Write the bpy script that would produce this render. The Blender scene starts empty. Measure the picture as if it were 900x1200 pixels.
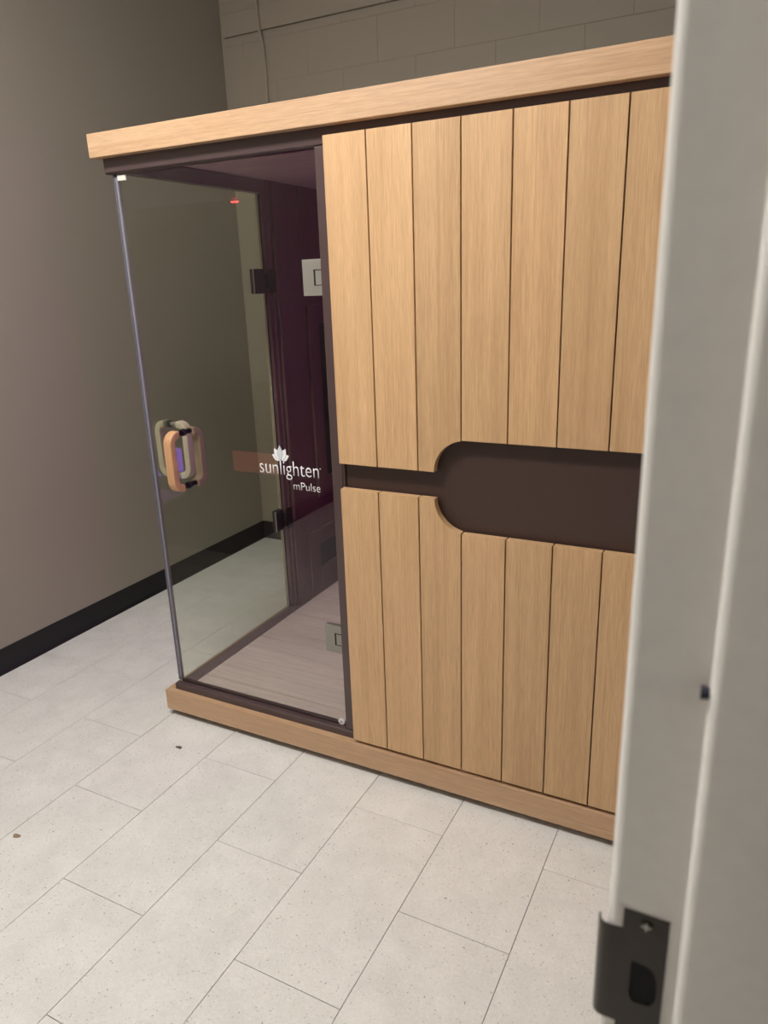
import bpy, bmesh, math, random
from mathutils import Vector, Matrix
random.seed(4)
sc = bpy.context.scene
col = sc.collection

# ---------------------------------------------------------------- camera
cam_data = bpy.data.cameras.new('camera')
cam = bpy.data.objects.new('camera', cam_data)
col.objects.link(cam)
YAW, PITCH, ROLL = 0.48246, -0.30453, -0.03413
cam.matrix_world = (Matrix.Translation((0.99015, -1.82206, 1.59129)) @ Matrix.Rotation(YAW, 4, 'Z')
                    @ Matrix.Rotation(math.pi / 2 + PITCH, 4, 'X') @ Matrix.Rotation(ROLL, 4, 'Z'))
cam_data.sensor_fit = 'VERTICAL'
cam_data.sensor_height = 36.0
cam_data.lens = 856.72 / 1200 * 36.0
cam_data.clip_start = 0.02
cam_data.dof.use_dof = True
cam_data.dof.focus_distance = 2.3
cam_data.dof.aperture_fstop = 7.0
sc.camera = cam

# ---------------------------------------------------------------- world, exposure
w = bpy.data.worlds.new('world'); sc.world = w; w.use_nodes = True
bg = w.node_tree.nodes['Background']
bg.inputs[0].default_value = (0.8, 0.78, 0.72, 1); bg.inputs[1].default_value = 0.05
sc.view_settings.view_transform = 'Standard'
sc.view_settings.look = 'None'
sc.view_settings.gamma = 1.0
sc.view_settings.use_curve_mapping = False
sc.view_settings.exposure = 0.0
ROOM_LIGHT = 47.0
HALL_LIGHT = 5.2

# ---------------------------------------------------------------- materials
def newmat(name):
    m = bpy.data.materials.new(name); m.use_nodes = True
    nt = m.node_tree
    return m, nt, nt.nodes['Principled BSDF']
def N(nt, t, **k):
    n = nt.nodes.new(t)
    for a, b in k.items(): setattr(n, a, b)
    return n
def plain(name, c, rough=0.5, metal=0.0, bump=0.0, bscale=60, spec=0.5):
    m, nt, b = newmat(name)
    tc = N(nt, 'ShaderNodeTexCoord'); no = N(nt, 'ShaderNodeTexNoise'); no.inputs['Scale'].default_value = bscale
    no.inputs['Detail'].default_value = 4
    nt.links.new(tc.outputs['Object'], no.inputs['Vector'])
    mr = N(nt, 'ShaderNodeMapRange'); mr.inputs['To Min'].default_value = 0.94; mr.inputs['To Max'].default_value = 1.06
    nt.links.new(no.outputs['Fac'], mr.inputs['Value'])
    mx = N(nt, 'ShaderNodeVectorMath', operation='SCALE'); mx.inputs[0].default_value = c
    nt.links.new(mr.outputs[0], mx.inputs['Scale'])
    nt.links.new(mx.outputs[0], b.inputs['Base Color'])
    b.inputs['Roughness'].default_value = rough; b.inputs['Metallic'].default_value = metal
    b.inputs['Specular IOR Level'].default_value = spec
    if bump:
        bp = N(nt, 'ShaderNodeBump'); bp.inputs['Strength'].default_value = bump; bp.inputs['Distance'].default_value = 0.002
        nt.links.new(no.outputs['Fac'], bp.inputs['Height']); nt.links.new(bp.outputs[0], b.inputs['Normal'])
    return m
def wood(name, c1, c2, c3, axis='Z', rough=0.42, var=0.12, fine=1.0):
    """grain runs along axis; every plank gets its own slice of the pattern"""
    m, nt, b = newmat(name)
    tc = N(nt, 'ShaderNodeTexCoord'); oi = N(nt, 'ShaderNodeObjectInfo')
    off = N(nt, 'ShaderNodeVectorMath', operation='SCALE'); off.inputs[0].default_value = (7.3, 11.1, 5.7)
    nt.links.new(oi.outputs['Random'], off.inputs['Scale'])
    ad = N(nt, 'ShaderNodeVectorMath', operation='ADD')
    nt.links.new(tc.outputs['Object'], ad.inputs[0]); nt.links.new(off.outputs[0], ad.inputs[1])
    def stretched(cross, along, detail, dist, rg=0.55):
        mp = N(nt, 'ShaderNodeMapping')
        s = [cross] * 3; s['XYZ'.index(axis)] = along
        mp.inputs['Scale'].default_value = s
        nt.links.new(ad.outputs[0], mp.inputs['Vector'])
        n = N(nt, 'ShaderNodeTexNoise'); n.inputs['Scale'].default_value = 1.0; n.inputs['Detail'].default_value = detail
        n.inputs['Distortion'].default_value = dist; n.inputs['Roughness'].default_value = rg
        nt.links.new(mp.outputs[0], n.inputs['Vector'])
        return n
    broad = stretched(22, 0.9, 3, 0.5)
    lines = stretched(150 * fine, 1.6, 4, 0.25, 0.6)
    pores = stretched(620 * fine, 16, 2, 0.0, 0.7)
    r1 = N(nt, 'ShaderNodeValToRGB'); e = r1.color_ramp.elements
    e[0].position = 0.3; e[0].color = (*c1, 1); e[1].position = 0.7; e[1].color = (*c2, 1)
    nt.links.new(broad.outputs['Fac'], r1.inputs['Fac'])
    r2 = N(nt, 'ShaderNodeMapRange'); r2.inputs['From Min'].default_value = 0.48; r2.inputs['From Max'].default_value = 0.75
    r2.inputs['To Max'].default_value = 0.6
    nt.links.new(lines.outputs['Fac'], r2.inputs['Value'])
    mx = N(nt, 'ShaderNodeMix', data_type='RGBA'); nt.links.new(r2.outputs[0], mx.inputs['Factor'])
    nt.links.new(r1.outputs['Color'], mx.inputs['A']); mx.inputs['B'].default_value = (*c3, 1)
    r3 = N(nt, 'ShaderNodeMapRange'); r3.inputs['From Min'].default_value = 0.35; r3.inputs['From Max'].default_value = 0.7
    r3.inputs['To Min'].default_value = 1.10; r3.inputs['To Max'].default_value = 0.84
    nt.links.new(pores.outputs['Fac'], r3.inputs['Value'])
    r4 = N(nt, 'ShaderNodeMapRange'); r4.inputs['To Min'].default_value = 1 - var; r4.inputs['To Max'].default_value = 1 + var
    nt.links.new(oi.outputs['Random'], r4.inputs['Value'])
    mu = N(nt, 'ShaderNodeMath', operation='MULTIPLY'); nt.links.new(r3.outputs[0], mu.inputs[0]); nt.links.new(r4.outputs[0], mu.inputs[1])
    sc_ = N(nt, 'ShaderNodeVectorMath', operation='SCALE'); nt.links.new(mx.outputs['Result'], sc_.inputs[0]); nt.links.new(mu.outputs[0], sc_.inputs['Scale'])
    nt.links.new(sc_.outputs[0], b.inputs['Base Color'])
    b.inputs['Roughness'].default_value = rough
    bp = N(nt, 'ShaderNodeBump'); bp.inputs['Strength'].default_value = 0.15; bp.inputs['Distance'].default_value = 0.001
    nt.links.new(pores.outputs['Fac'], bp.inputs['Height']); nt.links.new(bp.outputs[0], b.inputs['Normal'])
    return m
def glass(name, tint, gloss=1.7):
    """clear pane: light passes straight through with a faint tint, outer surfaces reflect by Fresnel"""
    m = bpy.data.materials.new(name); m.use_nodes = True; nt = m.node_tree
    nt.nodes.clear()
    out = N(nt, 'ShaderNodeOutputMaterial'); tr = N(nt, 'ShaderNodeBsdfTransparent'); tr.inputs[0].default_value = (*tint, 1)
    gl = N(nt, 'ShaderNodeBsdfGlossy'); gl.inputs['Roughness'].default_value = 0.0; gl.inputs[0].default_value = (1, 1, 1, 1)
    fr = N(nt, 'ShaderNodeFresnel'); fr.inputs[0].default_value = 1.5
    ge = N(nt, 'ShaderNodeNewGeometry')
    inv = N(nt, 'ShaderNodeMath', operation='SUBTRACT'); inv.inputs[0].default_value = 1.0
    nt.links.new(ge.outputs['Backfacing'], inv.inputs[1])
    # both faces of the pane mirror: the front-facing hit stands for the two of them
    mu = N(nt, 'ShaderNodeMath', operation='MULTIPLY'); nt.links.new(fr.outputs[0], mu.inputs[0]); nt.links.new(inv.outputs[0], mu.inputs[1])
    m2 = N(nt, 'ShaderNodeMath', operation='MULTIPLY'); nt.links.new(mu.outputs[0], m2.inputs[0]); m2.inputs[1].default_value = gloss
    m2.use_clamp = True
    mx = N(nt, 'ShaderNodeMixShader'); nt.links.new(m2.outputs[0], mx.inputs[0]); nt.links.new(tr.outputs[0], mx.inputs[1]); nt.links.new(gl.outputs[0], mx.inputs[2])
    nt.links.new(mx.outputs[0], out.inputs[0])
    return m
def emis(name, c, s):
    m, nt, b = newmat(name)
    b.inputs['Emission Color'].default_value = (*c, 1); b.inputs['Emission Strength'].default_value = s
    b.inputs['Base Color'].default_value = (*c, 1)
    return m
def tile_mat():
    m, nt, b = newmat('pale_limestone_tile')
    tc = N(nt, 'ShaderNodeTexCoord'); oi = N(nt, 'ShaderNodeObjectInfo')
    off = N(nt, 'ShaderNodeVectorMath', operation='SCALE'); off.inputs[0].default_value = (13.3, 9.1, 3.7)
    nt.links.new(oi.outputs['Random'], off.inputs['Scale'])
    ad = N(nt, 'ShaderNodeVectorMath', operation='ADD')
    nt.links.new(tc.outputs['Object'], ad.inputs[0]); nt.links.new(off.outputs[0], ad.inputs[1])
    def no(s, d, r=0.5, dist=0):
        n = N(nt, 'ShaderNodeTexNoise'); n.inputs['Scale'].default_value = s; n.inputs['Detail'].default_value = d
        n.inputs['Roughness'].default_value = r; n.inputs['Distortion'].default_value = dist
        nt.links.new(ad.outputs[0], n.inputs['Vector']); return n
    cloud = no(9, 6, 0.6, 0.3); grain = no(140, 5, 0.7); 
    r1 = N(nt, 'ShaderNodeValToRGB'); e = r1.color_ramp.elements
    e[0].position = 0.32; e[0].color = (0.70, 0.69, 0.67, 1); e[1].position = 0.68; e[1].color = (0.79, 0.78, 0.76, 1)
    nt.links.new(cloud.outputs['Fac'], r1.inputs['Fac'])
    g = N(nt, 'ShaderNodeMapRange'); g.inputs['From Min'].default_value = 0.3; g.inputs['From Max'].default_value = 0.7
    g.inputs['To Min'].default_value = 0.93; g.inputs['To Max'].default_value = 1.06
    nt.links.new(grain.outputs['Fac'], g.inputs['Value'])
    s1 = N(nt, 'ShaderNodeVectorMath', operation='SCALE'); nt.links.new(r1.outputs[0], s1.inputs[0]); nt.links.new(g.outputs[0], s1.inputs['Scale'])
    # pits: dark specks gathered where a broad mask allows them
    def specks(scale, thr, lo, hi, c, prev):
        vo = N(nt, 'ShaderNodeTexVoronoi'); vo.inputs['Scale'].default_value = scale
        wob = no(60, 3)
        av = N(nt, 'ShaderNodeVectorMath', operation='MULTIPLY_ADD'); nt.links.new(wob.outputs['Color'], av.inputs[0])
        av.inputs[1].default_value = (0.02, 0.02, 0.02); nt.links.new(ad.outputs[0], av.inputs[2])
        nt.links.new(av.outputs[0], vo.inputs['Vector'])
        a = N(nt, 'ShaderNodeMapRange'); a.inputs['From Min'].default_value = thr; a.inputs['From Max'].default_value = thr * 0.5
        nt.links.new(vo.outputs['Distance'], a.inputs['Value'])
        sep = N(nt, 'ShaderNodeSeparateColor'); nt.links.new(vo.outputs['Color'], sep.inputs[0])
        k = N(nt, 'ShaderNodeMath', operation='GREATER_THAN'); k.inputs[1].default_value = lo; nt.links.new(sep.outputs[0], k.inputs[0])
        k2 = N(nt, 'ShaderNodeMath', operation='MULTIPLY'); nt.links.new(sep.outputs[1], k2.inputs[0]); nt.links.new(k.outputs[0], k2.inputs[1])
        k3 = N(nt, 'ShaderNodeMath', operation='MULTIPLY'); nt.links.new(k2.outputs[0], k3.inputs[0]); nt.links.new(a.outputs[0], k3.inputs[1])
        k4 = N(nt, 'ShaderNodeMath', operation='MULTIPLY'); nt.links.new(k3.outputs[0], k4.inputs[0]); k4.inputs[1].default_value = hi
        mx = N(nt, 'ShaderNodeMix', data_type='RGBA'); nt.links.new(k4.outputs[0], mx.inputs['Factor'])
        nt.links.new(prev, mx.inputs['A']); mx.inputs['B'].default_value = (*c, 1)
        return mx.outputs['Result']
    o = specks(170, 0.34, 0.76, 0.9, (0.25, 0.22, 0.18), s1.outputs[0])
    o = specks(60, 0.14, 0.74, 1.0, (0.16, 0.14, 0.11), o)
    o = specks(105, 0.34, 0.68, 0.8, (0.86, 0.84, 0.78), o)
    # a few grey scuffs
    sm = no(3.1, 3, 0.5, 0.8); a = N(nt, 'ShaderNodeMapRange'); a.inputs['From Min'].default_value = 0.70; a.inputs['From Max'].default_value = 0.78
    a.inputs['To Max'].default_value = 0.35; nt.links.new(sm.outputs['Fac'], a.inputs['Value'])
    mx = N(nt, 'ShaderNodeMix', data_type='RGBA'); nt.links.new(a.outputs[0], mx.inputs['Factor']); nt.links.new(o, mx.inputs['A']); mx.inputs['B'].default_value = (0.3, 0.28, 0.25, 1)
    nt.links.new(mx.outputs['Result'], b.inputs['Base Color'])
    b.inputs['Roughness'].default_value = 0.5; b.inputs['Specular IOR Level'].default_value = 0.35
    bp = N(nt, 'ShaderNodeBump'); bp.inputs['Strength'].default_value = 0.12; bp.inputs['Distance'].default_value = 0.0015
    nt.links.new(grain.outputs['Fac'], bp.inputs['Height']); nt.links.new(bp.outputs[0], b.inputs['Normal'])
    return m

M = {
 'plank': wood('oak_vertical_grain', (0.545, 0.340, 0.176), (0.655, 0.425, 0.232), (0.480, 0.280, 0.132), 'Z', var=0.09),
 'rail': wood('oak_horizontal_grain', (0.485, 0.305, 0.178), (0.565, 0.375, 0.230), (0.400, 0.233, 0.122), 'X', var=0.03),
 'handle': wood('handle_wood', (0.56, 0.31, 0.16), (0.66, 0.38, 0.2), (0.44, 0.23, 0.11), 'Z', var=0.02),
 'handle_shaded': wood('shaded_handle_wood', (0.30, 0.225, 0.155), (0.36, 0.275, 0.195), (0.24, 0.17, 0.11), 'Z', var=0.02),  # same wood as handle, dimmed as if shaded behind the pane
 'handle_pale': wood('pale_handle_wood', (0.50, 0.43, 0.33), (0.58, 0.50, 0.39), (0.42, 0.35, 0.26), 'Z', var=0.02),
 'board': wood('sauna_floor_wood', (0.54, 0.465, 0.40), (0.64, 0.555, 0.48), (0.42, 0.345, 0.29), 'X', 0.5, var=0.06),
 'inner': wood('sauna_inner_wood', (0.090, 0.040, 0.043), (0.110, 0.049, 0.052), (0.074, 0.033, 0.036), 'Z', 0.5, var=0.04),
 'side_sill': plain('lit_brown_sill', (0.135, 0.098, 0.086), 0.4),  # trim brown lightened to carry the light falling on this sill
 'inner_lid': wood('sauna_ceiling_wood', (0.42, 0.31, 0.28), (0.52, 0.39, 0.35), (0.33, 0.24, 0.215), 'X', 0.45, var=0.03),
 'brown': plain('dark_brown_laminate', (0.052, 0.028, 0.023), 0.42, bump=0.05, bscale=90),
 'sill': plain('dark_brown_trim', (0.078, 0.050, 0.050), 0.32),
 'black': plain('matte_black', (0.008, 0.007, 0.007), 0.6),
 'heater': plain('black_heater_film', (0.010, 0.008, 0.010), 0.3),
 'tile': tile_mat(),
 'grout': plain('dark_joint', (0.20, 0.18, 0.155), 0.9),
 'wall': plain('taupe_paint', (0.325, 0.290, 0.248), 0.55, bump=0.05, bscale=220, spec=0.3),
 'block': plain('taupe_painted_block', (0.345, 0.300, 0.240), 0.6, bump=0.35, bscale=160, spec=0.3),
 'joint': plain('taupe_painted_mortar', (0.30, 0.26, 0.208), 0.8),
 'ceil': plain('ceiling_white', (0.7, 0.69, 0.65), 0.8),
 'rubber': plain('black_rubber_base', (0.006, 0.0065, 0.008), 0.55),
 'frame': plain('white_enamel_frame', (0.80, 0.79, 0.76), 0.22),
 'hallwall': plain('hall_paint', (0.4, 0.38, 0.34), 0.7),
 'strike': plain('dark_bronze_plate', (0.065, 0.058, 0.052), 0.34, metal=0.85),
 'void': plain('latch_void', (0.004, 0.004, 0.004), 0.9),
 'steel': plain('satin_nickel', (0.60, 0.58, 0.54), 0.28, metal=1.0),
 'steel_pale': plain('pale_nickel_plate', (0.27, 0.255, 0.225), 0.45, metal=0.3),
 'clip': plain('pale_clip', (0.75, 0.72, 0.66), 0.35),
 'hinge_shaded': plain('shaded_hinge_metal', (0.06, 0.055, 0.055), 0.35, metal=0.7),  # painted dark for the hinge face turned away from the light
 'post_metal': plain('blackened_metal_post', (0.03, 0.025, 0.03), 0.25, metal=0.8),
 'gasket': plain('black_gasket', (0.01, 0.01, 0.01), 0.5),
 'seal': plain('grey_vinyl_seal', (0.22, 0.215, 0.235), 0.35),
 'edge': plain('glass_ground_edge', (0.105, 0.105, 0.15), 0.2),
 'edge_thin': plain('pane_edge_line', (0.34, 0.30, 0.27), 0.2),
 'glass_f': glass('clear_front_pane', (0.958, 0.965, 0.948), 1.0),
 'glass_s': glass('clear_side_pane', (0.935, 0.962, 0.915)),
 'white': plain('white_lettering', (0.86, 0.86, 0.88), 0.4),
 'petal': plain('petal_grey', (0.62, 0.66, 0.70), 0.4),
 'petal_line': plain('petal_outline', (0.30, 0.30, 0.36), 0.5),
 'bumper': plain('blue_black_rubber', (0.02, 0.022, 0.04), 0.5),
 'flake_d': plain('dark_dry_flake', (0.10, 0.09, 0.075), 0.9, bscale=300),
 'flake_b': plain('brown_dry_flake', (0.30, 0.22, 0.14), 0.9, bscale=300),
 'lamp': emis('room_diffuser', (1.0, 0.972, 0.93), ROOM_LIGHT),
 'hall_lamp': emis('hall_diffuser', (0.95, 0.98, 1.0), HALL_LIGHT),
 'purple': emis('purple_led', (0.42, 0.10, 1.0), 14.0),
 'purple_soft': emis('violet_glow_panel', (0.40, 0.16, 1.0), 3.0),
 'purple_top': emis('magenta_led', (0.70, 0.06, 0.80), 18.0),
 'red': emis('red_glow_panel', (1.0, 0.25, 0.17), 0.25),
 'red_dot': emis('red_indicator', (1.0, 0.08, 0.08), 14.0),
}

# ---------------------------------------------------------------- helpers
def link(name, bm, mat, parent=None, smooth=False, origin=None):
    me = bpy.data.meshes.new(name)
    bmesh.ops.recalc_face_normals(bm, faces=bm.faces)
    if origin: bmesh.ops.translate(bm, verts=bm.verts, vec=-Vector(origin))
    if smooth:
        for f in bm.faces: f.smooth = True
    bm.to_mesh(me); bm.free()
    if isinstance(mat, (list, tuple)):
        for k in mat: me.materials.append(M[k])
    else: me.materials.append(M[mat])
    if smooth:
        try: me.set_sharp_from_angle(angle=math.radians(35))
        except Exception: pass
    o = bpy.data.objects.new(name, me); col.objects.link(o)
    if origin: o.location = origin
    if parent:
        o.parent = parent
        o.matrix_parent_inverse = Matrix.Identity(4)
        o.location = Vector(o.location) - world_loc(parent)
    return o
def world_loc(o):
    v = Vector(o.location)
    while o.parent: o = o.parent; v += Vector(o.location)
    return v
def add_box(bm, lo, hi, bev=0.0, seg=2):
    lo, hi = Vector(lo), Vector(hi); c = (lo + hi) / 2; s = hi - lo
    r = bmesh.ops.create_cube(bm, size=1.0)
    for v in r['verts']: v.co = Vector((v.co.x * s.x, v.co.y * s.y, v.co.z * s.z)) + c
    if bev > 0:
        es = list({e for v in r['verts'] for e in v.link_edges})
        bmesh.ops.bevel(bm, geom=es, offset=bev, segments=seg, affect='EDGES', profile=0.5)
    return bm
def box(name, lo, hi, mat, parent=None, bev=0.0, seg=2, smooth=False):
    bm = bmesh.new(); add_box(bm, lo, hi, bev, seg)
    c = [(a + b) / 2 for a, b in zip(lo, hi)]; c[2] = lo[2]
    return link(name, bm, mat, parent, smooth, c)
def prism(name, pts, axis, a, b, mat, parent=None, bev=0.0, smooth=False):
    """polygon in the two other axes, extruded from a to b along axis"""
    bm = bmesh.new(); ax = 'xyz'.index(axis)
    def P(p, t):
        v = list(p); v.insert(ax, t); return v
    v0 = [bm.verts.new(P(p, a)) for p in pts]; v1 = [bm.verts.new(P(p, b)) for p in pts]
    bm.faces.new(v0); bm.faces.new(v1[::-1]); n = len(pts)
    for i in range(n): bm.faces.new((v0[i], v0[(i + 1) % n], v1[(i + 1) % n], v1[i]))
    bmesh.ops.recalc_face_normals(bm, faces=bm.faces)
    if bev: bmesh.ops.bevel(bm, geom=list(bm.edges), offset=bev, segments=1, affect='EDGES')
    cs = [sum(v.co[i] for v in bm.verts) / len(bm.verts) for i in range(3)]
    return link(name, bm, mat, parent, smooth, cs)
def add_cyl(bm, c, axis, r, L, seg=24, r2=None):
    rot = {'x': Matrix.Rotation(math.pi / 2, 4, 'Y'), 'y': Matrix.Rotation(-math.pi / 2, 4, 'X'), 'z': Matrix.Identity(4)}[axis]
    bmesh.ops.create_cone(bm, cap_ends=True, segments=seg, radius1=r, radius2=r if r2 is None else r2, depth=L,
                          matrix=Matrix.Translation(c) @ rot)
def cyl(name, c, axis, r, L, mat, parent=None, seg=24, r2=None, bev=0):
    bm = bmesh.new(); add_cyl(bm, c, axis, r, L, seg, r2)
    if bev:
        es = [e for e in bm.edges if len(e.link_faces) == 2 and e.calc_face_angle(0) > 0.8]
        bmesh.ops.bevel(bm, geom=es, offset=bev, segments=2, affect='EDGES')
    return link(name, bm, mat, parent, True, c)
def sweep(name, path, prof, up, mat, parent=None, smooth=True):
    """open path of points; prof = list of (side, up) offsets"""
    bm = bmesh.new(); rings = []
    up = Vector(up)
    for i, p in enumerate(path):
        p = Vector(p)
        t = (Vector(path[min(i + 1, len(path) - 1)]) - Vector(path[max(i - 1, 0)])).normalized()
        s = t.cross(up).normalized()
        rings.append([bm.verts.new(p + s * a + up * b) for a, b in prof])
    n = len(prof)
    for i in range(len(rings) - 1):
        for j in range(n): bm.faces.new((rings[i][j], rings[i][(j + 1) % n], rings[i + 1][(j + 1) % n], rings[i + 1][j]))
    bm.faces.new(rings[0][::-1]); bm.faces.new(rings[-1])
    return link(name, bm, mat, parent, smooth, tuple(path[0]))
def root(name, label, cat, loc=(0, 0, 0), group=None):
    o = bpy.data.objects.new(name, None); col.objects.link(o); o.location = loc
    o['label'] = label; o['category'] = cat
    if group: o['group'] = group
    o.empty_display_size = 0.1
    return o
def tag(o, label, cat, group=None):
    o['label'] = label; o['category'] = cat
    if group: o['group'] = group
    return o
def struct(o, label=None, cat=None):
    o['kind'] = 'structure'
    if label: o['label'] = label
    if cat: o['category'] = cat
    return o

# ---------------------------------------------------------------- the room shell
XL, XR, YB, YF, ZC = -1.855, 0.945, 1.885, -3.05, 3.25     # left wall, right wall, back wall, front wall, ceiling
HX = 2.45                                                   # hall's far wall
JY, JN, DH = -1.382, -2.296, 2.13                           # door opening
T = 0.3048
floor = struct(box('floor', (XL - 0.1, YF - 0.1, -0.08), (HX + 0.1, YB + 0.1, -0.004), 'grout'),
               'pale stone-look floor of large rectangular tiles in running bond', 'floor')
tile_mesh = {}
def tile(x0, x1, y0, y1):
    key = (round(x1 - x0, 4), round(y1 - y0, 4))
    j = 0.0008
    if key not in tile_mesh:
        bm = bmesh.new(); wx, wy = x1 - x0 - 2 * j, y1 - y0 - 2 * j
        add_box(bm, (-wx / 2, -wy / 2, -0.006), (wx / 2, wy / 2, 0), 0)
        top = [e for e in bm.edges if all(v.co.z > -0.001 for v in e.verts)]
        bmesh.ops.bevel(bm, geom=top, offset=0.0006, segments=1, affect='EDGES')
        me = bpy.data.meshes.new('tile'); bm.to_mesh(me); bm.free(); me.materials.append(M['tile'])
        tile_mesh[key] = me
    o = bpy.data.objects.new('tile', tile_mesh[key]); col.objects.link(o); o.parent = floor
    o.location = Vector(((x0 + x1) / 2, (y0 + y1) / 2, random.uniform(-0.0003, 0))) - Vector(floor.location)
LX = -0.6335
for k in range(-5, 10):
    x0 = LX + k * T; x1 = x0 + T
    off = (-0.1595 if k % 2 == 0 else 0.1453)
    a, b = max(x0, XL), min(x1, HX)
    if b - a < 0.01: continue
    for n in range(-6, 5):
        y0 = off + n * 2 * T; y1 = y0 + 2 * T
        c, d = max(y0, YF), min(y1, YB)
        if d - c < 0.01: continue
        tile(a, b, c, d)

struct(box('wall_left', (XL - 0.12, YF - 0.1, 0), (XL, YB, ZC), 'wall'), 'smooth taupe painted wall on the left, unbroken', 'wall')
wall_back = struct(box('wall_back', (XL - 0.12, YB + 0.0022, 0), (HX + 0.1, YB + 0.13, ZC), 'joint'),
                   'taupe painted concrete block wall behind the sauna cabin', 'wall')
bm_cache = {}
BH = 0.2032
for r in range(0, 17):
    z0, z1 = r * BH, min((r + 1) * BH, ZC)
    if z1 - z0 < 0.03: continue
    sh = -0.283 if r % 2 == 0 else -0.08        # vertical joints, by course
    for k in range(-5, 4):
        x0 = sh + k * 0.4096; x1 = x0 + 0.4096
        a, b = max(x0, XL), min(x1, 1.0)
        if b - a < 0.02: continue
        open_joint = (r, k) in ((12, 0), (12, 1), (13, 0), (13, 1), (12, -1))       # where the paint has not filled the joints
        key = (round(b - a, 3), round(z1 - z0, 3), open_joint)
        if key not in bm_cache:
            bm = bmesh.new(); j = 0.0015 if open_joint else 0.0003
            add_box(bm, (-(b - a) / 2 + j, 0, j), ((b - a) / 2 - j, 0.004, z1 - z0 - j), 0.0009 if open_joint else 0.0007, 1)
            me = bpy.data.meshes.new('block'); bm.to_mesh(me); bm.free(); me.materials.append(M['block']); bm_cache[key] = me
        o = bpy.data.objects.new('block', bm_cache[key]); col.objects.link(o); o.parent = wall_back
        o.location = Vector(((a + b) / 2, YB + random.choice((0, 0.0003, 0.0006)), z0)) - Vector(wall_back.location)
# right wall in three pieces around the doorway, joined to one mesh
bm = bmesh.new()
WT = 0.115
add_box(bm, (XR, JY + 0.004, 0), (XR + WT, YB, ZC)); add_box(bm, (XR, YF, 0), (XR + WT, JN - 0.004, ZC)); add_box(bm, (XR, JN - 0.004, DH + 0.03), (XR + WT, JY + 0.004, ZC))
struct(link('wall_right', bm, 'wall'), 'taupe wall on the right with the doorway in it', 'wall')
struct(box('wall_front', (XL - 0.12, YF - 0.12, 0), (HX + 0.1, YF, ZC), 'wall'), 'taupe wall opposite the sauna cabin, out of view', 'wall')
struct(box('wall_hall', (HX, YF, 0), (HX + 0.12, YB, ZC), 'hallwall'), 'plain hall wall behind the camera, out of view', 'wall')
struct(box('ceiling', (XL - 0.12, YF - 0.12, ZC), (HX + 0.12, YB + 0.13, ZC + 0.1), 'ceil'), 'plain white ceiling, out of view', 'ceiling')

def cove(name, path_fn, n, label):
    # rubber cove base: face, rounded top, small toe
    prof = [(0, 0), (0.012, 0), (0.011, 0.004), (0.006, 0.012), (0.0035, 0.022), (0.0035, 0.108), (0.0025, 0.1135), (0, 0.1145)]
    bm = bmesh.new(); rings = []
    for i in range(n):
        base, nrm = path_fn(i / (n - 1))
        rings.append([bm.verts.new(Vector(base) + Vector(nrm) * a + Vector((0, 0, b))) for a, b in prof])
    for i in range(n - 1):
        for j in range(len(prof)):
            k = (j + 1) % len(prof); bm.faces.new((rings[i][j], rings[i][k], rings[i + 1][k], rings[i + 1][j]))
    bm.faces.new(rings[0]); bm.faces.new(rings[-1][::-1])
    return struct(link(name, bm, 'rubber', None, True), label, 'baseboard')
def left_path(t):
    y = YF + (YB - YF) * t
    wob = 0.0022 * math.exp(-((y + 0.02) / 0.25) ** 2)   # a slight loose spot in the base
    return (XL + wob, y, 0), (1, 0, 0)
cove('baseboard_left', left_path, 60, 'black rubber cove base along the foot of the left wall')
cove('baseboard_back', lambda t: ((XL + (XR - XL) * t, YB + 0.0005, 0), (0, -1, 0)), 3, 'black rubber cove base along the foot of the block wall')

# trim strip high on the back wall, and the conduit crossing it
struct(box('trim_1', (XL + 0.025, YB - 0.018, 2.885), (XR, YB + 0.002, 2.992), 'block', None, 0.002), 'narrow taupe trim board high on the block wall', 'trim')
px = -1.582
path = [(px + 0.012, YB - 0.006, 2.02), (px + 0.008, YB - 0.006, 2.45), (px + 0.004, YB - 0.006, 2.78), (px + 0.002, YB - 0.010, 2.83), (px, YB - 0.020, 2.862), (px - 0.001, YB - 0.026, 2.885), (px - 0.006, YB - 0.026, 2.95), (px - 0.012, YB - 0.026, 3.02), (px - 0.018, YB - 0.026, ZC)]
path = [(px + 0.016, YB - 0.006, 0.12), (px + 0.014, YB - 0.006, 1.2)] + path
pr = [(0.0085 * math.cos(a * math.pi / 5), 0.0085 * math.sin(a * math.pi / 5)) for a in range(10)]
cd = sweep('conduit', path, pr, (0, 1, 0), 'block')
tag(cd, 'thin taupe painted conduit running up the block wall over the trim', 'conduit')

# ---------------------------------------------------------------- ceiling lights (out of view, light the room)
def wrap_light(x, y, wx, wy, z, mat, label):
    """box lens that glows on its sides and underside, hung from a pan and two rods"""
    t = root('ceiling_light', label, 'light', (x, y, z))
    box('diffuser', (x - wx / 2, y - wy / 2, z), (x + wx / 2, y + wy / 2, z + 0.10), mat, t, 0.01, 2)
    box('pan', (x - wx / 2 - 0.01, y - wy / 2 - 0.01, z + 0.1005), (x + wx / 2 + 0.01, y + wy / 2 + 0.01, z + 0.12), 'frame', t)
    for s in (-1, 1):
        d = (s * wx * 0.35, 0) if wx > wy else (0, s * wy * 0.35)
        cyl('rod', (x + d[0], y + d[1], (z + 0.1205 + ZC) / 2), 'z', 0.006, ZC - z - 0.1205, 'steel', t, 12)
wrap_light(-0.55, -1.25, 1.2, 0.32, 3.0, 'lamp', 'glowing white box light hung over the floor before the cabin, out of view')
wrap_light(1.75, -1.9, 0.32, 1.2, 2.7, 'hall_lamp', 'glowing white box light hung in the hall, out of view')

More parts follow.
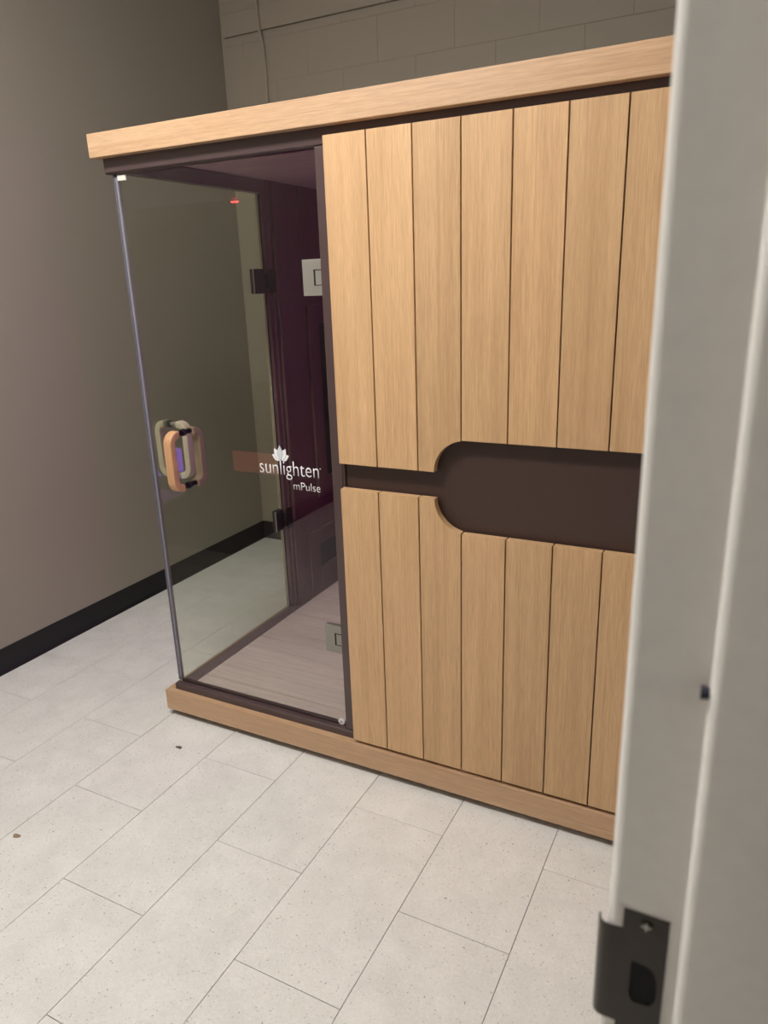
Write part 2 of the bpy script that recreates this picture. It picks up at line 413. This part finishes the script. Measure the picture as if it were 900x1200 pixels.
# ---------------------------------------------------------------- the door frame at the right
frame = struct(root('door_1', 'white enamel metal door frame in the foreground at the right', 'door frame', (XR + 0.05, JY, 0)))
def rounded(pts, rad, seg=5):
    out = []
    n = len(pts)
    for i, p in enumerate(pts):
        p = Vector(p); a = Vector(pts[i - 1]); b = Vector(pts[(i + 1) % n]); r = rad[i]
        if r <= 0: out.append(tuple(p)); continue
        u = (a - p).normalized(); v = (b - p).normalized()
        ang = u.angle(v); d = r / math.tan(ang / 2)
        c = p + (u + v).normalized() * (r / math.sin(ang / 2))
        s = p + u * d - c; e = p + v * d - c
        for k in range(seg + 1):
            t = k / seg
            q = (s * (1 - t) + e * t).normalized() * r
            out.append(tuple(c + q))
    return out
def jamb_profile(y, sgn):
    S = sgn  # +1: metal lies towards +y
    return [(0.931, y + S * 0.052), (0.931, y), (0.9815, y), (0.9815, y - S * 0.016), (1.047, y - S * 0.016), (1.047, y), (1.079, y), (1.079, y + S * 0.052),
            (1.066, y + S * 0.052), (1.066, y + S * 0.004), (0.944, y + S * 0.004), (0.944, y + S * 0.052)]
rads = [0, 0.0080, 0.0015, 0.0075, 0.0040, 0.0015, 0.0022, 0, 0, 0, 0, 0]
jamb = prism('jamb', rounded(jamb_profile(JY, 1), rads), 'z', 0.0, DH, 'frame', frame, 0, True)
prism('jamb', rounded(jamb_profile(JN, -1), rads), 'z', 0.0, DH, 'frame', frame, 0, True)
hp = [(x, DH + (y - JY)) for x, y in jamb_profile(JY, 1)]
bm = bmesh.new()
ys = (JN - 0.05, JY + 0.05)
head = rounded(hp, rads)
v0 = [bm.verts.new((x, ys[0], z)) for x, z in head]; v1 = [bm.verts.new((x, ys[1], z)) for x, z in head]
bm.faces.new(v0); bm.faces.new(v1[::-1])
for i in range(len(head)): bm.faces.new((v0[i], v0[(i + 1) % len(head)], v1[(i + 1) % len(head)], v1[i]))
link('head', bm, 'frame', frame, True, (1.0, (ys[0] + ys[1]) / 2, DH))

# strike plate (flat plate with latch hole, lip that curls round the jamb's edge)
yp = JY - 0.0014
bm = bmesh.new()
z0, z1 = 1.037, 1.160
hz0, hz1 = 1.0775, 1.1165           # latch hole
outer = [(0.9735, z0), (0.9735, z1), (0.9425, z1), (0.9425, z1 - 0.0195)]
# plate body drawn as quads around the D-shaped hole
hole = []
for k in range(13):
    a = math.pi / 2 - math.pi / 2 * k / 12
    hole.append((0.9575 + 0.0115 * math.cos(a) ** 0.8 if math.cos(a) > 0 else 0.9575, 1.0985 + 0.017 * math.sin(a)))
hole = [(0.9505, 1.1155)] + hole + [(0.969, 1.086), (0.9655, 1.0795), (0.9535, 1.0775), (0.9505, 1.083)]
rect = [(0.9425, z0), (0.9735, z0), (0.9735, z1), (0.9425, z1)]
fv = [bm.verts.new((x, yp, z)) for x, z in rect]; hv = [bm.verts.new((x, yp, z)) for x, z in hole]
es = [bm.edges.new((fv[i], fv[(i + 1) % 4])) for i in range(4)] + [bm.edges.new((hv[i], hv[(i + 1) % len(hv)])) for i in range(len(hv))]
bmesh.ops.triangle_fill(bm, use_beauty=True, edges=es)
g = bmesh.ops.extrude_face_region(bm, geom=list(bm.faces))
bmesh.ops.translate(bm, verts=[v for v in g['geom'] if isinstance(v, bmesh.types.BMVert)], vec=(0, 0.0013, 0))
# the lip
lz0, lz1 = 1.0535, 1.1415
arc = [(0.9425, 0.0), (0.936, -0.0002), (0.931, -0.0002), (0.9285, 0.0006), (0.9262, 0.0026), (0.9248, 0.006), (0.9242, 0.010), (0.9240, 0.0150)]
th = 0.0013
a_ = [(x, yp + dy) for x, dy in arc]; b_ = []
for i, (x, y) in enumerate(a_):
    p = Vector(a_[max(i - 1, 0)]); q = Vector(a_[min(i + 1, len(a_) - 1)]); t = (q - p).normalized()
    nrm = Vector((t.y, -t.x)); nrm = -nrm if nrm.y < -0.01 or (abs(nrm.y) < 0.02 and nrm.x < 0) else nrm
    b_.append((x + abs(nrm.x) * th, y + abs(nrm.y) * th))
def lipz(i):
    k = i / (len(a_) - 1)
    return lz0 + 0.006 * max(0, k - 0.75) * 4, lz1 - 0.006 * max(0, k - 0.75) * 4
rows = []
for i in range(len(a_)):
    lo, hi = lipz(i)
    rows.append([bm.verts.new((a_[i][0], a_[i][1], lo)), bm.verts.new((a_[i][0], a_[i][1], hi)), bm.verts.new((b_[i][0], b_[i][1], hi)), bm.verts.new((b_[i][0], b_[i][1], lo))])
for i in range(len(rows) - 1):
    for j in range(4): bm.faces.new((rows[i][j], rows[i][(j + 1) % 4], rows[i + 1][(j + 1) % 4], rows[i + 1][j]))
bm.faces.new(rows[0]); bm.faces.new(rows[-1][::-1])
sp = link('strike_plate', bm, 'strike', frame, True, (0.958, yp, z0)); sp['label'] = 'dark bronze strike plate with a curved lip and a D-shaped latch hole'
hb = prism('latch_hole_shade', [(x * 0.999 + 0.00096, z) for x, z in hole], 'y', JY - 0.0006, JY - 0.0002, 'void', sp)  # black sheet painting the shade inside the hole
for zz in (1.1515, 1.0455):
    s = cyl('screw', (0.9585, yp - 0.0002, zz), 'y', 0.0047, 0.0022, 'strike', sp, 24, bev=0.0007)
    bm = bmesh.new()
    add_box(bm, (0.9553, yp - 0.0019, zz - 0.0006), (0.9617, yp - 0.0013, zz + 0.0006)); add_box(bm, (0.9579, yp - 0.0019, zz - 0.0032), (0.9591, yp - 0.0013, zz + 0.0032))
    link('screw_glint', bm, 'steel', sp, False, (0.9585, yp, zz))  # bright metal cross painting the glint in the screw head
# rubber silencer on the stop's room side
bm = bmesh.new(); add_cyl(bm, (0.9792, JY - 0.0085, 1.348), 'x', 0.0046, 0.0050, 20, 0.0036)
sl = link('silencer', bm, 'bumper', frame, True, (0.979, JY - 0.0085, 1.348)); sl['label'] = 'small blue-black rubber bumper on the door stop'

# ---------------------------------------------------------------- the sauna cabin
SL, SR, SD = -0.950, 0.925, 1.34        # left, right, depth
sauna = root('sauna_cabin', 'oak panelled infrared sauna cabin with a glass corner', 'sauna', (0, 0.6, 0.0))
# base
bm = bmesh.new(); add_box(bm, (SL, 0.0, 0.027), (SR, SD, 0.100), 0.0015, 1)
base = link('base_deck', bm, 'sill', sauna, False, (0, 0.6, 0.027))
bm = bmesh.new(); add_box(bm, (SL, -0.001, 0.027), (SR, 0.026, 0.109), 0.0016, 2)
link('base_rail', bm, 'rail', sauna, False, (0, 0, 0.027))
bm = bmesh.new(); add_box(bm, (SL - 0.0005, 0.0255, 0.0275), (SL + 0.034, SD, 0.109), 0.0016, 2)
link('base_rail', bm, 'rail', sauna, False, (SL, 0.1, 0.027))
for x in (SL + 0.09, -0.1, SR - 0.09):
    for y in (0.07, SD - 0.08):
        cyl('foot', (x, y, 0.0145), 'z', 0.026, 0.027, 'black', sauna)
# deck sills (dark)
bm = bmesh.new()
pr_ = rounded([(0.022, 0.108), (0.022, 0.134), (0.047, 0.134), (0.047, 0.108)], [0, 0.006, 0.003, 0], 4)
sl1 = prism('front_sill', [(y, z) for y, z in pr_], 'x', SL + 0.035, -0.117, 'sill', sauna, 0, True)
prism('inner_sill', rounded([(0.062, 0.100), (0.062, 0.131), (0.078, 0.128), (0.078, 0.100)], [0, 0.003, 0.003, 0], 3), 'x', -0.904, -0.117, 'sill', sauna, 0, True)
box('sill_groove', (-0.904, 0.0475, 0.1003), (-0.205, 0.0615, 0.112), 'black', sauna)
# side sill under the side pane
prism('side_sill', rounded([(-0.918, 0.1003), (-0.918, 0.126), (-0.903, 0.126), (-0.876, 0.114), (-0.876, 0.1003)], [0, 0.002, 0.003, 0.003, 0], 3), 'y', 0.0625, SD - 0.04, 'side_sill', sauna, 0, True)
# floor boards
y = 0.0785; bh = 0.0905; first = True
while y < SD - 0.05:
    y1 = 0.1555 if first else min(y + bh, SD - 0.042)
    box('floor_board', (-0.8755, y + 0.0019, 0.1003), (SR - 0.045, y1 - 0.0019, 0.1120), 'board', sauna, 0.0012, 1)
    y = y1; first = False

# shell: side, back, right walls, ceiling
ZT = 2.0
box('corner_panel', (-0.912, 0.832, 0.1003), (-0.889, SD - 0.04, ZT), 'inner', sauna, 0.004, 2)
box('corner_post', (-0.925, 0.806, 0.1265), (-0.895, 0.8315, ZT), 'inner', sauna, 0.002, 2)
box('side_cladding', (SL, 0.83, 0.1095), (-0.9125, SD, 1.985), 'plank', sauna, 0.002, 1)
box('back_wall', (-0.912, SD - 0.0395, 0.1003), (SR - 0.02, SD - 0.005, ZT), 'inner', sauna)
box('right_wall', (SR - 0.044, 0.0485, 0.1003), (SR - 0.020, SD - 0.04, ZT), 'inner', sauna)
box('right_cladding', (SR - 0.0195, 0.03, 0.1095), (SR - 0.001, SD, 1.985), 'plank', sauna, 0.002, 1)
box('cabin_ceiling', (-0.93, 0.05, ZT + 0.0005), (SR - 0.001, SD, ZT + 0.02), 'inner_lid', sauna)
# upright panel trims with rounded, light-catching edges on the inside of the left wall
box('wall_trim', (-0.8885, 0.848, 0.5515), (-0.876, 0.866, 1.995), 'inner', sauna, 0.004, 3, True)
box('wall_trim', (-0.8885, 1.050, 1.5205), (-0.882, 1.060, 1.995), 'inner', sauna, 0.003, 3, True)
# framed heaters on that wall
def framed(y0, y1, z0_, z1_, hy0, hy1, hz0_, hz1_, nm):
    bm = bmesh.new()
    x0, x1 = -0.8885, -0.8735
    for lo, hi in (((x0, y0, z0_), (x1, hy0, z1_)), ((x0, hy1, z0_), (x1, y1, z1_)), ((x0, hy0, z0_), (x1, hy1, hz0_)), ((x0, hy0, hz1_), (x1, hy1, z1_))):
        add_box(bm, lo, hi, 0)
    bmesh.ops.remove_doubles(bm, verts=bm.verts, dist=0.0001)
    f = link(nm, bm, 'inner', sauna, False, ((x0 + x1) / 2, y0, z0_))
    bev = f.modifiers.new('bevel', 'BEVEL'); bev.width = 0.004; bev.segments = 2
    box('heater', (-0.8883, hy0 + 0.001, hz0_ + 0.001), (-0.8835, hy1 - 0.001, hz1_ - 0.001), 'heater', f)
    return f
framed(1.066, 1.285, 0.60, 1.50, 1.150, 1.26, 0.69, 1.42, 'heater_frame')
framed(0.962, 1.285, 0.116, 0.446, 1.046, 1.26, 0.245, 0.366, 'heater_frame')
box('lower_panel', (-0.8885, 0.848, 0.116), (-0.880, 0.9615, 0.545), 'inner', sauna, 0.003, 2)
box('lower_panel', (-0.8885, 0.9615, 0.4465), (-0.880, SD - 0.042, 0.545), 'inner', sauna, 0.003, 2)
# bench inside, on the right
bm = bmesh.new(); add_box(bm, (0.12, 0.55, 0.1125), (SR - 0.046, 0.57, 0.44)); link('bench_front', bm, 'inner', sauna)
for k in range(8):
    yy = 0.545 + k * 0.093
    box('bench_slat', (0.10, yy, 0.4405), (SR - 0.046, yy + 0.088, 0.462), 'board', sauna, 0.003, 1)

# glowing panels inside: violet wall light, unseen back-wall panels added for reflections in glass
def lamp(x0, x1, y0, y1, z0_, z1_, mat, lab):
    o = box('light_panel', (x0, y0, z0_), (x1, y1, z1_), mat, sauna, 0.003, 1); o['label'] = lab; return o
lamp(SR - 0.056, SR - 0.0445, 1.05, 1.22, 1.10, 1.60, 'purple_top', 'glowing violet wall light inside the cabin')
lamp(0.12, 0.50, SD - 0.048, SD - 0.040, 0.54, 0.72, 'purple_soft', 'unseen violet glow panel added for a soft reflection in the side pane')  # added to spread a soft violet reflection over the glass
lamp(0.30, 0.34, SD - 0.054, SD - 0.0485, 0.60, 0.66, 'purple', 'small bright violet lamp inside the cabin')
lamp(-0.62, -0.25, SD - 0.048, SD - 0.040, 0.62, 0.735, 'red', 'unseen red glow panel added for a reflection in the side pane')  # red surface added only for its pinkish reflection
o = box('indicator', (-0.435, SD - 0.05, 1.985), (-0.395, SD - 0.040, 1.993), 'red_dot', sauna); o['label'] = 'tiny red indicator inside the cabin'

# front structure behind the planks
FY = 0.0285                                                   # front face of the brown carcass
bm = bmesh.new(); add_box(bm, (-0.117, FY + 0.0085, 0.1092), (SR - 0.02, 0.048, 1.9445))
cp = link('recess_panel', bm, 'brown', sauna, False, (0.4, FY, 0.11)); cp['label'] = 'dark brown panel seen in the rounded slot'
box('door_stile', (-0.154, FY, 0.135), (-0.1175, 0.066, 1.9445), 'sill', sauna, 0.002, 2)
box('edge_batten', (-0.1172, FY + 0.001, 0.1095), (-0.108, FY + 0.009, 1.9445), 'brown', sauna, 0.001, 1)
# header (front and left)
prism('header', rounded([(0.030, 1.990), (0.030, 1.949), (0.036, 1.944), (0.066, 1.944), (0.066, 1.990)], [0, 0.003, 0.002, 0.002, 0], 3), 'x', -0.934, SR - 0.003, 'sill', sauna, 0, True)
box('side_header', (-0.934, 0.0665, 1.950), (-0.896, SD - 0.01, 1.999), 'sill', sauna, 0.002)
# oak crown
bm = bmesh.new(); add_box(bm, (-0.957, -0.003, 1.9885), (SR + 0.004, 0.028, 2.057), 0.0016, 2)
link('crown_rail', bm, 'rail', sauna, False, (0, 0, 1.9885))
bm = bmesh.new(); add_box(bm, (-0.957, 0.0283, 1.9885), (-0.934, SD, 2.057), 0.0016, 2)
link('crown_rail', bm, 'rail', sauna, False, (-0.95, 0.1, 1.9885))
box('roof', (-0.9335, 0.0285, 2.0215), (SR, SD, 2.044), 'brown', sauna)

# planks
PX0, PW, G = -0.1135, 0.1302, 0.0019
PY0, PY1 = 0.004, 0.0280
UT, UB, RT = 1.964, 1.0785, 1.1735
LT, LB, RB = 1.000, 0.1205, 0.9045
cx, cu, cl, rr = 0.2905, 1.0785, 1.000, 0.0945
def plank(pts, name='plank'):
    # bevel only the outline of the front face
    bm = bmesh.new()
    v0 = [bm.verts.new((x, PY0, z)) for x, z in pts]; v1 = [bm.verts.new((x, PY1, z)) for x, z in pts]
    f = bm.faces.new(v0); bm.faces.new(v1[::-1]); n = len(pts)
    for i in range(n): bm.faces.new((v0[i], v0[(i + 1) % n], v1[(i + 1) % n], v1[i]))
    bmesh.ops.recalc_face_normals(bm, faces=bm.faces)
    bmesh.ops.bevel(bm, geom=list(f.edges), offset=0.0007, segments=2, affect='EDGES')
    xs = [p[0] for p in pts]; zs = [p[1] for p in pts]
    return link(name, bm, 'plank', sauna, False, ((min(xs) + max(xs)) / 2, PY0, min(zs)))
def arc_pts(x_from, x_to, zc, s, n):
    out = []
    for k in range(n + 1):
        x = x_from + (x_to - x_from) * k / n
        out.append((x, zc + s * math.sqrt(max(rr * rr - (x - cx) ** 2, 0))))
    return out
def arc_ang(zc, s, x_end, n=14):
    a_end = math.acos((cx - x_end) / rr)
    return [(cx - rr * math.cos(a_end * k / n), zc + s * rr * math.sin(a_end * k / n)) for k in range(n + 1)]
for k in range(8):
    x0 = PX0 + k * PW + G; x1 = PX0 + (k + 1) * PW - G
    if k == 7: x1 = min(x1, SR - 0.003)
    if k < 2:
        plank([(x0, UT), (x1, UT), (x1, UB), (x0, UB)][::-1]); plank([(x0, LB), (x1, LB), (x1, LT), (x0, LT)])
    elif k == 2:
        a = arc_ang(cu, 1, x1)
        plank([(x0, UB)] + a + [(x1, UT), (x0, UT)])
        a = arc_ang(cl, -1, x1)
        plank([(x0, LT), (x0, LB), (x1, LB)] + a[::-1])
    else:
        plank([(x0, RT), (x1, RT), (x1, UT), (x0, UT)]); plank([(x0, LB), (x1, LB), (x1, RB), (x0, RB)])

# ---- glass door (front pane)
GY0, GY1 = 0.0492, 0.0572
door = bpy.data.objects.new('glass_door', None); col.objects.link(door); door.parent = sauna
door.location = Vector((-0.155, 0.053, 0.12)) - Vector(sauna.location); door.empty_display_size = 0.05
door['label'] = 'front glass door with its handle, plates and lettering'
box('pane', (-0.902, GY0, 0.1165), (-0.1565, GY1, 1.9395), 'glass_f', door)
# vinyl seal down the free edge
box('edge_seal', (-0.9105, GY0 - 0.002, 0.1345), (-0.9025, GY1 + 0.004, 1.935), 'seal', door, 0.002, 2, True)
def handle(center, axis, spans, z0_, z1_, parent, mid, woods):
    """ring of two wooden bows and four metal posts; the ring's plane holds the glass normal"""
    cx_, cy_ = center; W = 0.0165; TH = 0.012
    def pt(a, z): return (cx_, cy_ + a, z) if axis == 'y' else (cx_ + a, cy_, z)
    up = (1, 0, 0) if axis == 'y' else (0, 1, 0)
    prof = [(x_, y_) for x_, y_ in rounded([(-TH, -W), (TH, -W), (TH, W), (-TH, W)], [0.003] * 4, 3)]
    for s, span, wd in ((-1, spans[0], woods[0]), (1, spans[1], woods[1])):
        r = 0.030; o_ = s * span; path = []
        inner = s * (span - 0.047)
        zb, zt = z0_ + TH, z1_ - TH
        path.append(pt(inner, zb))
        path.append(pt(inner + s * 0.005, zb))
        for k in range(9):
            a = math.pi / 2 * k / 8
            path.append(pt(o_ - s * TH - s * r + s * r * math.sin(a), zb + r - r * math.cos(a)))
        for k in range(9):
            a = math.pi / 2 * k / 8
            path.append(pt(o_ - s * TH - s * r + s * r * math.cos(a), zt - r + r * math.sin(a)))
        path.append(pt(inner + s * 0.005, zt)); path.append(pt(inner, zt))
        h = sweep('handle_bow', path, prof, up, wd, parent)
        h['label'] = 'wooden handle bow ' + ('outside' if s < 0 else 'inside') + ' the glass'
        for z in (zb, zt):
            c = pt((inner + s * 0.004) / 2, z)
            cyl('handle_post', c, axis, 0.0085, abs(inner) - 0.004, mid, parent, 20)
    for z in (z0_ + TH, z1_ - TH):
        bm = bmesh.new(); add_cyl(bm, pt(0, z), axis, 0.0125, 0.0125, 24)
        link('gasket', bm, 'gasket', parent, True, pt(0, z))
handle((-0.757, 0.0532), 'y', (0.083, 0.083), 0.926, 1.136, door, 'post_metal', ('handle', 'handle_shaded'))
# hinge plates with slots
for z0_ in (1.560, 0.412):
    bm = bmesh.new(); add_box(bm, (-0.226, GY0 - 0.005, z0_), (-0.1585, GY0 - 0.0003, z0_ + 0.100), 0.0012, 2)
    add_box(bm, (-0.226, GY1 + 0.0003, z0_), (-0.1585, GY1 + 0.005, z0_ + 0.100), 0.0012, 2)
    hp_ = link('hinge_plate', bm, 'steel_pale', door, False, (-0.19, GY0, z0_))
    hp_['label'] = 'satin nickel hinge plate clamped on the glass'
    bm = bmesh.new(); zc = z0_ + 0.05
    add_box(bm, (-0.188, GY0 - 0.0056, zc - 0.022), (-0.1825, GY0 - 0.0048, zc + 0.022)); add_box(bm, (-0.1825, GY0 - 0.0056, zc + 0.0195), (-0.160, GY0 - 0.0048, zc + 0.022)); add_box(bm, (-0.1825, GY0 - 0.0056, zc - 0.022), (-0.160, GY0 - 0.0048, zc - 0.020))
    link('hinge_slot', bm, 'void', door, False, (-0.185, GY0, z0_))
# corner clip, bottom screw
c = box('corner_clip', (-0.898, GY0 - 0.006, 1.9235), (-0.862, GY0 - 0.0003, 1.9395), 'clip', door, 0.001, 1); c['label'] = 'pale metal clip at the pane top corner'
cyl('washer', (-0.183, GY0 - 0.0018, 0.145), 'y', 0.0125, 0.0030, 'white', door, 24, bev=0.0006)
cyl('screw', (-0.183, GY0 - 0.004, 0.145), 'y', 0.0045, 0.0016, 'steel', door, 20)

# ---- lettering on the pane
def lettering(s, x0, x1, zbase, height_ref, ref, name, bold=0.0):
    cu_ = bpy.data.curves.new(name, 'FONT'); cu_.body = s; cu_.size = 1.0; cu_.extrude = 0.0; cu_.offset = bold; cu_.resolution_u = 6
    o = bpy.data.objects.new('tmp', cu_); col.objects.link(o)
    dg = bpy.context.evaluated_depsgraph_get(); dg.update()
    me = bpy.data.meshes.new_from_object(o.evaluated_get(dg)); bpy.data.objects.remove(o)
    co = [v.co.copy() for v in me.vertices]
    mnx, mxx = min(c.x for c in co), max(c.x for c in co)
    top = max(c.y for c in co)
    sx = (x1 - x0) / (mxx - mnx); sz = height_ref / top
    for v in me.vertices:
        c = v.co.copy(); v.co = ((c.x - mnx) * sx, 0, c.y * sz)
    me.materials.append(M['white'])
    bm = bmesh.new(); bm.from_mesh(me); bpy.data.meshes.remove(me)
    g = bmesh.ops.extrude_face_region(bm, geom=list(bm.faces))
    bmesh.ops.translate(bm, verts=[v for v in g['geom'] if isinstance(v, bmesh.types.BMVert)], vec=(0, -0.0003, 0))
    bmesh.ops.translate(bm, verts=bm.verts, vec=(x0, GY0 - 0.0001, zbase))
    t = link(name, bm, 'white', door, False, (x0, GY0 - 0.0001, zbase)); return t
o = lettering('sunlighten', -0.441, -0.2145, 1.0120, 0.0465, 'l', 'lettering', -0.008); o['label'] = 'larger white lettering under the lotus emblem'
o = lettering('mPulse', -0.313, -0.2125, 0.9665, 0.0255, 'P', 'lettering', -0.010); o['label'] = 'smaller white lettering on the line below'
cyl('lettering_mark', (-0.2085, GY0 - 0.0003, 1.0425), 'y', 0.0018, 0.0004, 'white', door, 12)
# the lotus emblem: seven petals, outer ones behind
def petal(cx_, cz_, L, Wd, ang, lay, mat, grow=0.0):
    pts = []
    n = 12
    for k in range(n + 1):
        t = k / n; wv = math.sin(math.pi * t ** 0.85) * (Wd / 2 + grow)
        pts.append((-wv, t * (L + 2 * grow) - grow))
    for k in range(n - 1, 0, -1):
        t = k / n; wv = math.sin(math.pi * t ** 0.85) * (Wd / 2 + grow)
        pts.append((wv, t * (L + 2 * grow) - grow))
    ca, sa = math.cos(ang), math.sin(ang)
    q = [(cx_ + x * ca + z * sa, cz_ - x * sa + z * ca) for x, z in pts]
    y1 = GY0 - 0.0001 - lay * 0.00022
    return prism('petal', q[::-1], 'y', y1 - 0.0002, y1, mat, door)
ex, ez = -0.3555, 1.0605
lay = 0
for ang, L, Wd, dx in ((-1.12, 0.036, 0.021, 0.0), (1.12, 0.036, 0.021, 0.0), (-0.52, 0.043, 0.0215, -0.001), (0.52, 0.043, 0.0215, 0.001), (0.0, 0.048, 0.020, 0.0)):
    petal(ex + dx, ez, L, Wd, ang, lay, 'petal_line', 0.0010); lay += 1
    petal(ex + dx, ez, L, Wd, ang, lay, 'petal' if ang == 0 else 'white', -0.0002); lay += 1

# ---- side pane (left face)
side = bpy.data.objects.new('side_pane', None); col.objects.link(side); side.parent = sauna
side.location = Vector((-0.915, 0.43, 0.126)) - Vector(sauna.location); side.empty_display_size = 0.05
side['label'] = 'glass side pane with its own handle and dark hinges'
SX0, SX1 = -0.9195, -0.9115
box('pane', (SX0, 0.062, 0.1265), (SX1, 0.796, 1.9495), 'glass_s', side)
box('pane_edge', (SX0 - 0.0006, 0.0475, 0.1355), (SX1 + 0.0004, 0.0615, 1.943), 'edge', side, 0.001, 1)
box('pane_edge', (SX0, 0.7963, 0.130), (SX1 + 0.0008, 0.7990, 1.948), 'edge_thin', side)
box('pane_edge', (SX0 - 0.001, 0.7992, 0.1265), (SX1 + 0.002, 0.8055, 1.949), 'black', side)
handle((-0.9155, 0.162), 'x', (0.063, 0.088), 0.926, 1.138, side, 'steel', ('handle_pale', 'handle_pale'))
for z0_, yo in ((1.562, 0.726), (0.520, 0.745)):
    bm = bmesh.new(); add_box(bm, (SX1 + 0.0003, yo, z0_), (SX1 + 0.007, 0.800, z0_ + 0.098), 0.001, 1); add_box(bm, (SX0 - 0.007, yo, z0_), (SX0 - 0.0003, 0.800, z0_ + 0.098), 0.001, 1)
    add_box(bm, (-0.8945, 0.807, z0_), (-0.8885, 0.846, z0_ + 0.098), 0.001, 1); add_box(bm, (SX1 + 0.001, 0.7995, z0_ + 0.02), (-0.889, 0.8075, z0_ + 0.078))
    h = link('hinge', bm, 'hinge_shaded', side, False, (SX1, yo, z0_)); h['label'] = 'metal glass hinge painted dark for shade'
    box('hinge_edge', (SX1 + 0.0005, yo - 0.0022, z0_ + 0.001), (SX1 + 0.0075, yo - 0.0003, z0_ + 0.097), 'steel_pale', side)

# ---------------------------------------------------------------- scraps on the floor
def flake(x, y, s, mat, seed, label):
    rnd = random.Random(seed); bm = bmesh.new(); n = 9
    ring = [((1 + 0.35 * rnd.uniform(-1, 1)) * s * math.cos(2 * math.pi * k / n) * 1.2, (1 + 0.35 * rnd.uniform(-1, 1)) * s * 0.7 * math.sin(2 * math.pi * k / n)) for k in range(n)]
    lo = [bm.verts.new((x + a, y + b, 0.0002)) for a, b in ring]; hi = [bm.verts.new((x + a * 0.9, y + b * 0.9, 0.0016 + 0.0012 * rnd.random())) for a, b in ring]
    bm.faces.new(lo[::-1]); c = bm.verts.new((x, y, 0.0012))
    for k in range(n):
        bm.faces.new((lo[k], lo[(k + 1) % n], hi[(k + 1) % n], hi[k])); bm.faces.new((hi[k], hi[(k + 1) % n], c))
    tag(link('debris_flake', bm, mat, None, False, (x, y, 0.0002)), label, 'debris')
FL1 = (-0.758, -0.153); FL2 = (-0.905, -0.713)
flake(*FL1, 0.011, 'flake_d', 3, 'small dark flake on the tiles in front of the sauna corner')
flake(*FL2, 0.013, 'flake_b', 8, 'small brown flake on the floor tiles near the left edge')
